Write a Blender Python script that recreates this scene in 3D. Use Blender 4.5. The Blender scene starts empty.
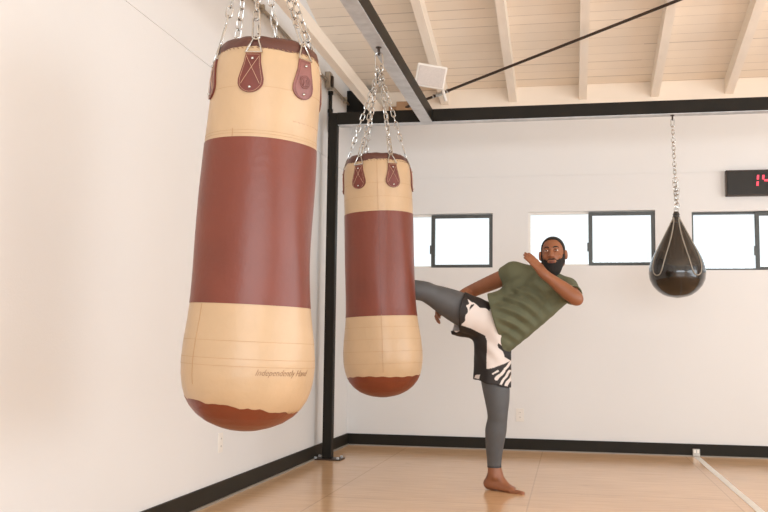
import bpy, bmesh, math, random
import numpy as np
from mathutils import Vector, Matrix
random.seed(4)
PI = math.pi
S = bpy.context.scene
COL = S.collection

# ------------------------------------------------------------------ camera (solved from the room's lines)
F, YAW, PITCH, ROLL, CH = 941.9, -0.19573, 0.09504, 0.01238, 0.92
fw = np.array([math.sin(YAW)*math.cos(PITCH), math.cos(YAW)*math.cos(PITCH), math.sin(PITCH)])
rt0 = np.array([math.cos(YAW), -math.sin(YAW), 0.0]); up0 = np.cross(rt0, fw)
rt = math.cos(ROLL)*rt0 + math.sin(ROLL)*up0
up = -math.sin(ROLL)*rt0 + math.cos(ROLL)*up0
CAM = np.array([0, 0, CH])
def P(px, py, Y):
    d = fw + (px-384)/F*rt - (py-256)/F*up
    return CAM + d*(Y/d[1])
def proj(V):
    q = np.asarray(V) - CAM
    z = q@fw
    return 384+F*(q@rt)/z, 256-F*(q@up)/z
cd = bpy.data.cameras.new('camera'); cam = bpy.data.objects.new('camera', cd); COL.objects.link(cam)
cd.sensor_width = 36; cd.lens = F*36/768
cd.clip_end = 200
M = Matrix((rt, up, -fw)).transposed().to_4x4(); M.translation = Vector(CAM); cam.matrix_world = M
S.camera = cam

# ------------------------------------------------------------------ materials
def lin(c):
    c = [v/255 for v in c]
    return tuple(v/12.92 if v <= .04045 else ((v+.055)/1.055)**2.4 for v in c) + (1,)
def mat(name, rgb, rough=.5, metal=0, var=.06, scale=8, bump=0, bscale=60, spec=.5, coat=0, stretch=(1,1,1), emit=None):
    m = bpy.data.materials.new(name); m.use_nodes = True
    nt = m.node_tree; b = nt.nodes['Principled BSDF']
    b.inputs['Roughness'].default_value = rough; b.inputs['Metallic'].default_value = metal
    b.inputs['Specular IOR Level'].default_value = spec
    if coat: b.inputs['Coat Weight'].default_value = coat; b.inputs['Coat Roughness'].default_value = .08
    tc = nt.nodes.new('ShaderNodeTexCoord'); mp = nt.nodes.new('ShaderNodeMapping')
    mp.inputs['Scale'].default_value = stretch
    nt.links.new(tc.outputs['Object'], mp.inputs['Vector'])
    n = nt.nodes.new('ShaderNodeTexNoise'); n.inputs['Scale'].default_value = scale; n.inputs['Detail'].default_value = 5
    nt.links.new(mp.outputs[0], n.inputs['Vector'])
    r = nt.nodes.new('ShaderNodeValToRGB')
    c = lin(rgb)
    r.color_ramp.elements[0].position = .3; r.color_ramp.elements[1].position = .7
    r.color_ramp.elements[0].color = tuple(max(0, v*(1-var)) for v in c[:3])+(1,)
    r.color_ramp.elements[1].color = tuple(min(1, v*(1+var)) for v in c[:3])+(1,)
    nt.links.new(n.outputs['Fac'], r.inputs[0]); nt.links.new(r.outputs[0], b.inputs['Base Color'])
    if bump:
        n2 = nt.nodes.new('ShaderNodeTexNoise'); n2.inputs['Scale'].default_value = bscale; n2.inputs['Detail'].default_value = 4
        nt.links.new(mp.outputs[0], n2.inputs['Vector'])
        bp = nt.nodes.new('ShaderNodeBump'); bp.inputs['Strength'].default_value = bump; bp.inputs['Distance'].default_value = .01
        nt.links.new(n2.outputs['Fac'], bp.inputs['Height']); nt.links.new(bp.outputs[0], b.inputs['Normal'])
    if emit:
        b.inputs['Emission Color'].default_value = lin(emit[0]); b.inputs['Emission Strength'].default_value = emit[1]
    return m

def math_node(nt, op, a, b=None, c=None):
    n = nt.nodes.new('ShaderNodeMath'); n.operation = op
    for i, v in enumerate((a, b, c)):
        if v is None: continue
        if isinstance(v, (int, float)): n.inputs[i].default_value = v
        else: nt.links.new(v, n.inputs[i])
    return n.outputs[0]
def mixc(nt, fac, a, b):
    n = nt.nodes.new('ShaderNodeMix'); n.data_type = 'RGBA'
    if isinstance(fac, (int, float)): n.inputs[0].default_value = fac
    else: nt.links.new(fac, n.inputs[0])
    for i, v in ((6, a), (7, b)):
        if isinstance(v, tuple): n.inputs[i].default_value = v
        else: nt.links.new(v, n.inputs[i])
    return n.outputs[2]

def floor_material():
    m = mat('plywood_floor', (230,190,148), .2, var=.06, scale=1.4, stretch=(1,.6,1))
    nt = m.node_tree; b = nt.nodes['Principled BSDF']
    base = b.inputs['Base Color'].links[0].from_socket
    geo = nt.nodes.new('ShaderNodeNewGeometry'); sp = nt.nodes.new('ShaderNodeSeparateXYZ')
    nt.links.new(geo.outputs['Position'], sp.inputs[0]); X, Y = sp.outputs[0], sp.outputs[1]
    # sheets 1.22 m wide with end joints staggered column by column
    u = math_node(nt, 'DIVIDE', math_node(nt, 'ADD', X, .25+12.2), 1.22)
    colid = math_node(nt, 'FLOOR', u)
    du = math_node(nt, 'ABSOLUTE', math_node(nt, 'SUBTRACT', math_node(nt, 'FRACT', math_node(nt, 'ADD', u, .5)), .5))
    par = math_node(nt, 'MODULO', colid, 2.0)
    v = math_node(nt, 'DIVIDE', math_node(nt, 'ADD', math_node(nt, 'ADD', Y, 24.4-5.68), math_node(nt, 'MULTIPLY', math_node(nt, 'SUBTRACT', par, 1.0), .54)), 2.44)
    dv = math_node(nt, 'ABSOLUTE', math_node(nt, 'SUBTRACT', math_node(nt, 'FRACT', math_node(nt, 'ADD', v, .5)), .5))
    lu = math_node(nt, 'LESS_THAN', math_node(nt, 'MULTIPLY', du, 1.22), .0045)
    lv = math_node(nt, 'LESS_THAN', math_node(nt, 'MULTIPLY', dv, 2.44), .007)
    line = math_node(nt, 'MAXIMUM', lu, lv)
    # long wood grain
    mp = nt.nodes.new('ShaderNodeMapping'); mp.inputs['Scale'].default_value = (2.2, 26, 1)
    nt.links.new(geo.outputs['Position'], mp.inputs[0])
    g = nt.nodes.new('ShaderNodeTexNoise'); g.inputs['Scale'].default_value = 1.3; g.inputs['Detail'].default_value = 6
    nt.links.new(mp.outputs[0], g.inputs[0])
    gr = nt.nodes.new('ShaderNodeValToRGB'); gr.color_ramp.elements[0].position = .38; gr.color_ramp.elements[0].color = (.93,.91,.88,1)
    gr.color_ramp.elements[1].position = .6; gr.color_ramp.elements[1].color = (1,1,1,1)
    nt.links.new(g.outputs['Fac'], gr.inputs[0])
    mul = nt.nodes.new('ShaderNodeMix'); mul.data_type = 'RGBA'; mul.blend_type = 'MULTIPLY'; mul.inputs[0].default_value = 1
    nt.links.new(base, mul.inputs[6]); nt.links.new(gr.outputs[0], mul.inputs[7])
    # per sheet tone
    wn = nt.nodes.new('ShaderNodeTexWhiteNoise'); wn.noise_dimensions = '2D'
    cmb = nt.nodes.new('ShaderNodeCombineXYZ'); nt.links.new(colid, cmb.inputs[0]); nt.links.new(math_node(nt, 'FLOOR', v), cmb.inputs[1])
    nt.links.new(cmb.outputs[0], wn.inputs['Vector'])
    tone = mixc(nt, wn.outputs['Value'], (.93,.9,.87,1), (1.0,1.0,1.0,1))
    m2 = nt.nodes.new('ShaderNodeMix'); m2.data_type = 'RGBA'; m2.blend_type = 'MULTIPLY'; m2.inputs[0].default_value = 1
    nt.links.new(mul.outputs[2], m2.inputs[6]); nt.links.new(tone, m2.inputs[7])
    # small dark scuffs
    sc = nt.nodes.new('ShaderNodeMapping'); sc.inputs['Scale'].default_value = (3, 9, 1); nt.links.new(geo.outputs['Position'], sc.inputs[0])
    sn = nt.nodes.new('ShaderNodeTexNoise'); sn.inputs['Scale'].default_value = 2.2; sn.inputs['Detail'].default_value = 3; nt.links.new(sc.outputs[0], sn.inputs[0])
    sm = nt.nodes.new('ShaderNodeMapRange'); sm.inputs[1].default_value = .7; sm.inputs[2].default_value = .76; nt.links.new(sn.outputs['Fac'], sm.inputs[0])
    c1 = mixc(nt, math_node(nt, 'MULTIPLY', sm.outputs[0], .35), m2.outputs[2], lin((120,85,60)))
    c2 = mixc(nt, math_node(nt, 'MULTIPLY', line, .24), c1, lin((110,75,50)))
    nt.links.new(c2, b.inputs['Base Color'])
    rr = nt.nodes.new('ShaderNodeMapRange'); rr.inputs[3].default_value = .12; rr.inputs[4].default_value = .24
    nt.links.new(g.outputs['Fac'], rr.inputs[0]); nt.links.new(rr.outputs[0], b.inputs['Roughness'])
    return m

def ceiling_material():
    m = mat('painted_planks', (252,237,219), .6, var=.03, scale=3)
    nt = m.node_tree; b = nt.nodes['Principled BSDF']; base = b.inputs['Base Color'].links[0].from_socket
    geo = nt.nodes.new('ShaderNodeNewGeometry'); sp = nt.nodes.new('ShaderNodeSeparateXYZ')
    nt.links.new(geo.outputs['Position'], sp.inputs[0])
    u = math_node(nt, 'DIVIDE', math_node(nt, 'ADD', sp.outputs[1], 20.0), .135)
    pid = math_node(nt, 'FLOOR', u)
    du = math_node(nt, 'ABSOLUTE', math_node(nt, 'SUBTRACT', math_node(nt, 'FRACT', math_node(nt, 'ADD', u, .5)), .5))
    bay = math_node(nt, 'FLOOR', math_node(nt, 'DIVIDE', math_node(nt, 'ADD', sp.outputs[0], 19.7), 1.27))
    wn = nt.nodes.new('ShaderNodeTexWhiteNoise'); wn.noise_dimensions = '2D'
    cmb = nt.nodes.new('ShaderNodeCombineXYZ'); nt.links.new(math_node(nt, 'FLOOR', math_node(nt,'ADD',u,.5)), cmb.inputs[0]); nt.links.new(bay, cmb.inputs[1])
    nt.links.new(cmb.outputs[0], wn.inputs['Vector'])
    wid = math_node(nt, 'ADD', math_node(nt, 'MULTIPLY', math_node(nt, 'POWER', wn.outputs['Value'], 2.5), .0045), .0018)
    line = math_node(nt, 'LESS_THAN', math_node(nt, 'MULTIPLY', du, .135), wid)
    wn2 = nt.nodes.new('ShaderNodeTexWhiteNoise'); wn2.noise_dimensions = '1D'; nt.links.new(pid, wn2.inputs['W'])
    tone = mixc(nt, wn2.outputs['Value'], (.95,.94,.93,1), (1,1,1,1))
    m2 = nt.nodes.new('ShaderNodeMix'); m2.data_type = 'RGBA'; m2.blend_type = 'MULTIPLY'; m2.inputs[0].default_value = 1
    nt.links.new(base, m2.inputs[6]); nt.links.new(tone, m2.inputs[7])
    c = mixc(nt, math_node(nt, 'MULTIPLY', line, .36), m2.outputs[2], lin((120,92,68)))
    kn = nt.nodes.new('ShaderNodeTexVoronoi'); kn.inputs['Scale'].default_value = 1.9
    mp = nt.nodes.new('ShaderNodeMapping'); mp.inputs['Scale'].default_value = (.7, 1.6, 0); nt.links.new(geo.outputs['Position'], mp.inputs[0]); nt.links.new(mp.outputs[0], kn.inputs[0])
    k = math_node(nt, 'LESS_THAN', kn.outputs['Distance'], .035)
    c = mixc(nt, math_node(nt, 'MULTIPLY', k, .6), c, lin((110,82,62)))
    nt.links.new(c, b.inputs['Base Color'])
    return m

MT = dict(
    wall=mat('painted_wall', (230,228,226), .55, var=.010, scale=1.2, bump=.08, bscale=120),
    ceil=ceiling_material(), floor=floor_material(),
    rafter=mat('painted_timber', (249,236,220), .5, var=.03, scale=5, stretch=(4,.5,4)),
    black=mat('black_steel', (32,28,22), .5, var=.15, scale=6, spec=.18),
    grey_steel=mat('galvanized_steel', (200,202,205), .45, metal=.25, var=.14, scale=14, bump=.1),
    base=mat('black_baseboard', (36,32,25), .55, var=.1, scale=4, spec=.2),
    strip=mat('grey_caulk', (150,140,128), .5),
    cream=mat('cream_leather', (195,165,130), .36, var=.06, scale=6, bump=.12, bscale=45),
    red=mat('oxblood_leather', (115,52,34), .37, var=.09, scale=5, bump=.12, bscale=40),
    cap=mat('russet_leather', (118,54,30), .38, var=.08, scale=9, bump=.1),
    tab=mat('tab_leather', (108,48,38), .4, var=.12, scale=20),
    tabpink=mat('worn_tab_leather', (134,84,78), .35, var=.12, scale=20),
    collar=mat('collar_leather', (88,50,40), .45, var=.12, scale=20),
    thread=mat('pale_thread', (205,170,140), .7),
    crease=mat('seam_thread', (184,149,112), .6),
    darkseam=mat('dark_seam', (92,48,36), .5),
    ink=mat('brown_ink', (142,106,76), .6),
    fade=mat('faded_ink', (186,153,124), .6),
    chrome=mat('chrome_steel', (196,194,190), .22, metal=1, var=.08, scale=30),
    bagblack=mat('black_vinyl', (24,20,16), .17, var=.2, scale=6, spec=.6, coat=.5, bump=.05, bscale=12),
    piping=mat('grey_piping', (150,142,130), .3, var=.1),
    frame=mat('window_aluminium', (74,76,74), .4, metal=.3, var=.12, scale=12),
    white=mat('white_plastic', (236,230,222), .45, var=.02),
    grille=mat('speaker_grille', (205,195,188), .6, var=.05, scale=90),
    clear=mat('clear_plastic', (198,194,186), .15, var=.1, scale=40),
    tape=mat('white_tape', (236,230,222), .45, var=.05, scale=12),
    conduit=mat('conduit_metal', (170,158,142), .4, metal=.5, var=.1),
    darkmetal=mat('dark_iron', (62,48,38), .45, metal=.3, var=.15),
    timerc=mat('timer_case', (14,14,16), .12, var=.1, spec=.6),
    led=mat('red_led', (230,60,80), .4, emit=((240,70,90), 1.0)),
    ledoff=mat('unlit_led', (58,22,24), .3),
    brown=mat('brown_board', (172,134,100), .7, var=.1, scale=9),
    dark=mat('unlit_gap_black', (12,11,10), .9),  # near black that paints the unlit ceiling corner gap; also the outlet slots
    skin=mat('skin', (146,92,62), .45, var=.1, scale=9, bump=.05, bscale=70),
    shirt=mat('olive_cotton', (97,99,75), .85, var=.06, scale=14, bump=.1, bscale=200),
    legging=mat('grey_spandex', (84,84,85), .6, var=.07, scale=20),
    leghem=mat('dark_spandex_hem', (58,58,60), .6),
    hair=mat('black_hair', (26,20,17), .8, var=.3, scale=60, bump=.6, bscale=180),
    eyew=mat('eye_white', (225,218,208), .2), iris=mat('dark_iris', (30,18,12), .15),
    lips=mat('lips', (122,72,62), .4), nail=mat('nail', (190,140,118), .3),
)
def glass_mat():
    m = bpy.data.materials.new('window_glass'); m.use_nodes = True; nt = m.node_tree; nt.nodes.clear()
    o = nt.nodes.new('ShaderNodeOutputMaterial'); t = nt.nodes.new('ShaderNodeBsdfTransparent'); g = nt.nodes.new('ShaderNodeBsdfGlossy')
    g.inputs['Roughness'].default_value = .02; t.inputs['Color'].default_value = (.95,.97,.97,1)
    mx = nt.nodes.new('ShaderNodeMixShader'); mx.inputs[0].default_value = .06
    nt.links.new(t.outputs[0], mx.inputs[1]); nt.links.new(g.outputs[0], mx.inputs[2]); nt.links.new(mx.outputs[0], o.inputs[0])
    return m
MT['glass'] = glass_mat()

# ------------------------------------------------------------------ mesh helpers
class MB:
    def __init__(s): s.v = []; s.f = []; s.mi = []
    def add(s, vs, fs, mi=0):
        o = len(s.v); s.v += [tuple(map(float, p)) for p in vs]
        for f in fs: s.f.append(tuple(i+o for i in f)); s.mi.append(mi)
    def box(s, lo, hi, mi=0, mtx=None):
        x0,y0,z0 = lo; x1,y1,z1 = hi
        vs = [(x,y,z) for z in (z0,z1) for y in (y0,y1) for x in (x0,x1)]
        if mtx is not None: vs = [mtx @ Vector(p) for p in vs]
        s.add(vs, [(0,2,3,1),(4,5,7,6),(0,1,5,4),(2,6,7,3),(0,4,6,2),(1,3,7,5)], mi)
    def tube(s, pts, r, n=8, closed=False, mi=0, cap=True):
        pts = [Vector(p) for p in pts]; N = len(pts)
        rs = r if isinstance(r, (list, tuple)) else [r]*N
        ref = None; rings = []
        for i in range(N):
            a = pts[(i-1) % N] if (closed or i > 0) else pts[i]
            b = pts[(i+1) % N] if (closed or i < N-1) else pts[i]
            t = (b-a).normalized()
            if ref is None:
                ref = Vector((0,0,1)) if abs(t.z) < .9 else Vector((1,0,0))
            ref = (ref - t*ref.dot(t)).normalized(); bi = t.cross(ref)
            rings.append([pts[i] + rs[i]*(math.cos(2*PI*k/n)*ref + math.sin(2*PI*k/n)*bi) for k in range(n)])
        vs = [p for rg in rings for p in rg]; fs = []
        for i in range(N if closed else N-1):
            j = (i+1) % N
            for k in range(n): fs.append((i*n+k, i*n+(k+1)%n, j*n+(k+1)%n, j*n+k))
        if not closed and cap: fs += [tuple(range(n-1,-1,-1)), tuple((N-1)*n+k for k in range(n))]
        s.add(vs, fs, mi)
    def prism(s, poly, axis, a, b, mi=0):
        # poly: 2D points; axis 0/1/2 extrude axis
        def mk(p, h):
            q = list(p); q.insert(axis, h); return tuple(q)
        n = len(poly); vs = [mk(p, a) for p in poly] + [mk(p, b) for p in poly]
        fs = [tuple(range(n-1,-1,-1)), tuple(range(n, 2*n))] + [(i, (i+1)%n, n+(i+1)%n, n+i) for i in range(n)]
        s.add(vs, fs, mi)
    def sphere(s, c, r, n=12, mi=0, sc=(1,1,1)):
        vs = []; fs = []; h = n//2
        for i in range(h+1):
            t = PI*i/h
            for k in range(n):
                a = 2*PI*k/n; vs.append((c[0]+sc[0]*r*math.sin(t)*math.cos(a), c[1]+sc[1]*r*math.sin(t)*math.sin(a), c[2]+sc[2]*r*math.cos(t)))
        for i in range(h):
            for k in range(n): fs.append((i*n+k, (i+1)*n+k, (i+1)*n+(k+1)%n, i*n+(k+1)%n))
        s.add(vs, fs, mi)
    def build(s, name, mats, parent=None, smooth=False, bevel=0, origin=None, kind=None, local=True):
        if not isinstance(mats, (list, tuple)): mats = [mats]
        me = bpy.data.meshes.new(name)
        if parent is not None and not local:
            inv = parent.matrix_world.inverted(); vs = [tuple(inv @ Vector(p)) for p in s.v]
        elif origin is not None: vs = [(p[0]-origin[0], p[1]-origin[1], p[2]-origin[2]) for p in s.v]
        else: vs = s.v
        me.from_pydata(vs, [], s.f); me.validate()
        for m in mats: me.materials.append(m)
        if len(mats) > 1:
            for p, i in zip(me.polygons, s.mi): p.material_index = i
        bm = bmesh.new(); bm.from_mesh(me)
        bmesh.ops.remove_doubles(bm, verts=bm.verts, dist=1e-6)
        bmesh.ops.recalc_face_normals(bm, faces=bm.faces)
        bm.to_mesh(me); bm.free()
        if smooth:
            me.polygons.foreach_set('use_smooth', [True]*len(me.polygons))
            try: me.set_sharp_from_angle(angle=math.radians(50))
            except Exception: pass
        o = bpy.data.objects.new(name, me); COL.objects.link(o)
        if parent is not None: o.parent = parent
        elif origin is not None: o.location = origin
        if bevel:
            bv = o.modifiers.new('bevel', 'BEVEL'); bv.width = bevel; bv.segments = 2; bv.limit_method = 'ANGLE'
        if kind: o['kind'] = kind
        return o
def tag(o, label, cat, group=None):
    o['label'] = label; o['category'] = cat
    if group: o['group'] = group
    return o
def thing(name, label, cat, loc, rot=(0,0,0), group=None):
    o = bpy.data.objects.new(name, None); o.empty_display_size = .1; COL.objects.link(o)
    o.location = loc; o.rotation_euler = rot; tag(o, label, cat, group)
    o.matrix_world = Matrix.LocRotScale(Vector(loc), bpy.context.scene.camera.rotation_euler.__class__(rot), None)
    return o
def struct(mb, name, m, **k): return mb.build(name, m, kind='structure', **k)
def plabel(o, t): o['label'] = t; return o

# ------------------------------------------------------------------ the room
XL, YB, XR, YF = -2.046, 8.65, 6.2, -3.2
ROOF = lambda y: 3.18 + .2*(YB-y)          # underside of the rafters; deck lies .14 above
mb = MB(); mb.box((XL-.15, YF-.15, -.1), (XR+.15, YB+.15, 0)); struct(mb, 'floor', MT['floor'])
# left wall
def side_wall(name, x0, x1, holes=()):
    mb = MB()
    ys = sorted({YF-.15, YB+.15, *[h[0] for h in holes], *[h[1] for h in holes]})
    for a, b in zip(ys[:-1], ys[1:]):
        za, zb = ROOF(a)+.139, ROOF(b)+.139
        hole = next((h for h in holes if h[0] <= a and b <= h[1]), None)
        if hole is None: mb.prism([(a,0),(b,0),(b,zb),(a,za)], 0, x0, x1)
        else:
            if hole[2] > 0: mb.prism([(a,0),(b,0),(b,hole[2]),(a,hole[2])], 0, x0, x1)
            mb.prism([(a,hole[3]),(b,hole[3]),(b,zb),(a,za)], 0, x0, x1)
    return struct(mb, name, MT['wall'])
side_wall('wall_left', XL-.15, XL)
side_wall('wall_right', XR, XR+.15, [(-1.2, 6.4, 0, 3.3)])      # wide roll-up door standing open
# back wall with the three window openings (and a fourth further right)
WINS = [(-1.80,-.697,1.648,2.152), (-.372,.749,1.662,2.158), (1.062,2.17,1.618,2.138), (2.5,3.6,1.62,2.13)]
mb = MB(); xs = [XL-.15]
for w in WINS: xs += [w[0], w[1]]
xs.append(XR+.15)
for i in range(0, len(xs)-1):
    a, b = xs[i], xs[i+1]
    if i % 2 == 0: mb.box((a, YB, 0), (b, YB+.15, 3.318))
    else:
        w = WINS[i//2]; mb.box((a, YB, 0), (b, YB+.15, w[2])); mb.box((a, YB, w[3]), (b, YB+.15, 3.318))
struct(mb, 'wall_back', MT['wall'])
# wall behind the photographer, with a broad shopfront opening
mb = MB(); zt = ROOF(YF)+.139
mb.box((XL, YF-.15, 0), (-1.4, YF, zt)); mb.box((5.2, YF-.15, 0), (XR, YF, zt)); mb.box((-1.4, YF-.15, 3.4), (5.2, YF, zt))
struct(mb, 'wall_front', MT['wall'])
# ceiling deck
mb = MB()
mb.prism([(YF-.15, ROOF(YF-.15)+.14), (YB+.15, ROOF(YB+.15)+.14), (YB+.15, ROOF(YB+.15)+.2), (YF-.15, ROOF(YF-.15)+.2)], 0, XL-.15, XR+.15)
struct(mb, 'ceiling', MT['ceil'])
# raised wall panel joint (a slim step at 2.5 m)
mb = MB(); mb.box((XL-.001, YF, 2.522), (XL+.005, YB, 2.532)); struct(mb, 'trim_1', MT['wall'])
mb = MB(); mb.box((XL+.005, YB-.006, 2.489), (XR, YB+.001, 2.497)); struct(mb, 'trim_2', MT['wall'])
mb = MB(); mb.box((XL, YB-.02, 3.09), (XR, YB, 3.33)); struct(mb, 'trim_30', MT['ceil'])
# rafters
n = 0
for i in range(-1, 10):
    x0 = -.545 + .635*i
    n += 1
    mb = MB()
    mb.prism([(YF, ROOF(YF)), (YB, ROOF(YB)), (YB, ROOF(YB)+.139), (YF, ROOF(YF)+.139)], 0, x0, x0+.07)
    o = mb.build('trim_%d' % (n+6), MT['rafter'], kind='structure')
# baseboards
def baseboard(name, lo, hi, slo, shi):
    mb = MB(); mb.box(lo, hi, 0); mb.box(slo, shi, 1); struct(mb, name, [MT['base'], MT['strip']])
baseboard('baseboard_left', (XL, YF, 0), (XL+.014, YB, .107), (XL+.014, YF, 0), (XL+.026, YB-.014, .012))
baseboard('baseboard_back', (XL+.014, YB-.014, 0), (XR, YB, .107), (XL+.026, YB-.024, 0), (XR, YB-.014, .010))
# horizontal pale beam along the left wall and an added black block painting the unlit gap at its far end
mb = MB(); mb.box((-1.80, YF, 3.058), (-1.735, 8.6, 3.17)); struct(mb, 'trim_3', MT['rafter'])
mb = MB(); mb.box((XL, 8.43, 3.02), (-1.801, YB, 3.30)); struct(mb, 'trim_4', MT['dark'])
q0, q1 = P(396.5, 94, 8.43), P(415, 112, 8.43); mb = MB(); mb.box((q0[0], 8.43, q1[2]), (q1[0], YB, min(q0[2], 3.179))); struct(mb, 'trim_5', MT['brown'])
# nailed blocking between two rafters
mb = MB(); mb.prism([(6.78, ROOF(6.78)+.02), (6.9, ROOF(6.9)+.02), (6.9, ROOF(6.9)+.139), (6.78, ROOF(6.78)+.139)], 0, .16, .725); struct(mb, 'trim_6', MT['rafter'])

# windows
def window(idx, w, sash_right, dark_left):
    x0, x1, z0, z1 = w; fy = YB+.045; xm = (x0+x1)/2
    mb = MB(); t = .018
    # slim outer frame set in the reveal
    for lo, hi in (((x0,fy,z1-t),(x1,fy+.06,z1)), ((x0,fy,z0),(x1,fy+.06,z0+t)), ((x0,fy,z0+t),(x0+t,fy+.06,z1-t)), ((x1-t,fy,z0+t),(x1,fy+.06,z1-t))): mb.box(lo, hi)
    root = mb.build('window_%d' % idx, MT['frame'] if dark_left else MT['white'], kind='structure')
    s0, s1 = xm-.02, x1-t
    fr = MB(); b = .032; sy = fy-.028
    z0s, z1s = z0+.004, z1-.008
    for lo, hi in (((s0,sy,z1s-b),(x1-.002,sy+.026,z1s)), ((s0,sy,z0s),(x1-.002,sy+.026,z0s+b*.8)), ((s0,sy,z0s+b*.8),(s0+b*1.05,sy+.026,z1s-b)), ((x1-.002-b,sy,z0s+b*.8),(x1-.002,sy+.026,z1s-b))): fr.box(lo, hi)
    f = fr.build('window_frame', MT['frame'], root, bevel=.002)
    lt = MB(); lt.box((s0-.014, sy-.006, z0+.13), (s0+.006, sy+.01, z0+.21)); lt.build('latch', MT['frame'], f, bevel=.002)
    g = MB(); g.box((s0+b, sy+.010, z0s+b*.7), (x1-.03, sy+.014, z1s-b+.002)); g.build('window_pane', MT['glass'], root)
    g = MB(); g.box((x0+t, fy+.040, z0+t), (s0+.03, fy+.044, z1-t)); g.build('window_pane', MT['glass'], root)
    return root
for i, w in enumerate(WINS): window(i+1, w, True, i >= 2)

# ------------------------------------------------------------------ steel rig
PY0, PY1, BZ0, BZ1 = 7.465, 7.56, 2.744, 2.848
rig = thing('steel_bag_rig', 'black welded steel frame with corner post and overhead beams carrying the punching bags', 'steel frame', (-1.93, 7.51, 0))
def wpart(mb, name, m, par, **k): return mb.build(name, m, par, local=False, **k)
mb = MB(); mb.box((-1.970, PY0, .011), (-1.892, PY0+.075, BZ1-.001)); wpart(mb, 'post', MT['black'], rig, bevel=.006)
mb = MB(); mb.box((4.6, PY0, .011), (4.69, PY1, BZ0)); wpart(mb, 'post', MT['black'], rig, bevel=.006)
for bx in (-1.93, 4.645):
    mb = MB(); mb.box((bx-.115, 7.43, 0), (bx+.12, 7.60, .011)); bp_ = wpart(mb, 'base_plate', MT['darkmetal'], rig, bevel=.002)
    for sx in (-.09, .095):
        for sy in (7.45, 7.58):
            mb = MB(); mb.tube([(bx+sx, sy, .009), (bx+sx, sy, .026)], .011, 6)
            o = mb.build('bolt', MT['grey_steel'], bp_); o.data.transform(rig.matrix_world.inverted())
mb = MB(); mb.box((-1.892, PY0, BZ0), (4.69, PY1, BZ1)); wpart(mb, 'back_beam', MT['black'], rig, bevel=.003)
mb = MB(); mb.box((-1.885, PY0+.002, BZ0-.005), (4.6, PY1-.012, BZ0)); plabel(wpart(mb, 'beam_edge', MT['grey_steel'], rig), 'bare grey underside of the back beam')
mb = MB(); mb.box((-1.187, -2.6, BZ0), (-1.092, PY0, BZ1)); wpart(mb, 'cross_beam', MT['black'], rig, bevel=.003)
mb = MB(); mb.box((-1.186, -2.6, BZ0-.006), (-1.094, PY0-.002, BZ0)); plabel(wpart(mb, 'beam_underside', MT['grey_steel'], rig), 'bare galvanized underside of the cross beam')
mb = MB(); mb.box((-1.187, -2.69, .011), (-1.092, -2.6, BZ1)); wpart(mb, 'post', MT['black'], rig, bevel=.004)
mb = MB(); mb.box((-1.25, -2.74, 0), (-1.03, -2.55, .011)); wpart(mb, 'base_plate', MT['darkmetal'], rig)

# ------------------------------------------------------------------ chains
def link_path(c, d, side, L, w, n=5):
    # stadium centred at c, long axis d, wide axis side
    pts = []
    for k in range(n+1):
        a = -PI/2 + PI*k/n; pts.append(c + d*(L/2-w/2) * 1 + side*(w/2*math.sin(a)) + d*(w/2*math.cos(a)))
    for k in range(n+1):
        a = PI/2 + PI*k/n; pts.append(c - d*(L/2-w/2) + side*(w/2*math.sin(a)) + d*(w/2*math.cos(a)))
    return pts
def chain(mb, p0, p1, L=.046, w=.022, r=.0032, twist=0, sag=0):
    p0, p1 = Vector(p0), Vector(p1); D = p1-p0; tot = D.length
    n = max(1, round(tot/(L-2.2*r))); d = D.normalized()
    s0 = d.cross(Vector((0,0,1)) if abs(d.z) < .95 else Vector((1,0,0))).normalized(); s1 = d.cross(s0)
    step = tot/n
    for i in range(n):
        a = twist + (PI/2)*(i % 2) + random.uniform(-.3,.3)
        sd = s0*math.cos(a) + s1*math.sin(a)
        t = (i+.5)/n
        c = p0 + D*t + Vector((0,0,-sag*4*t*(1-t)))
        mb.tube(link_path(c, d, sd, step+2.2*r, w), r, 6, closed=True)

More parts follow.
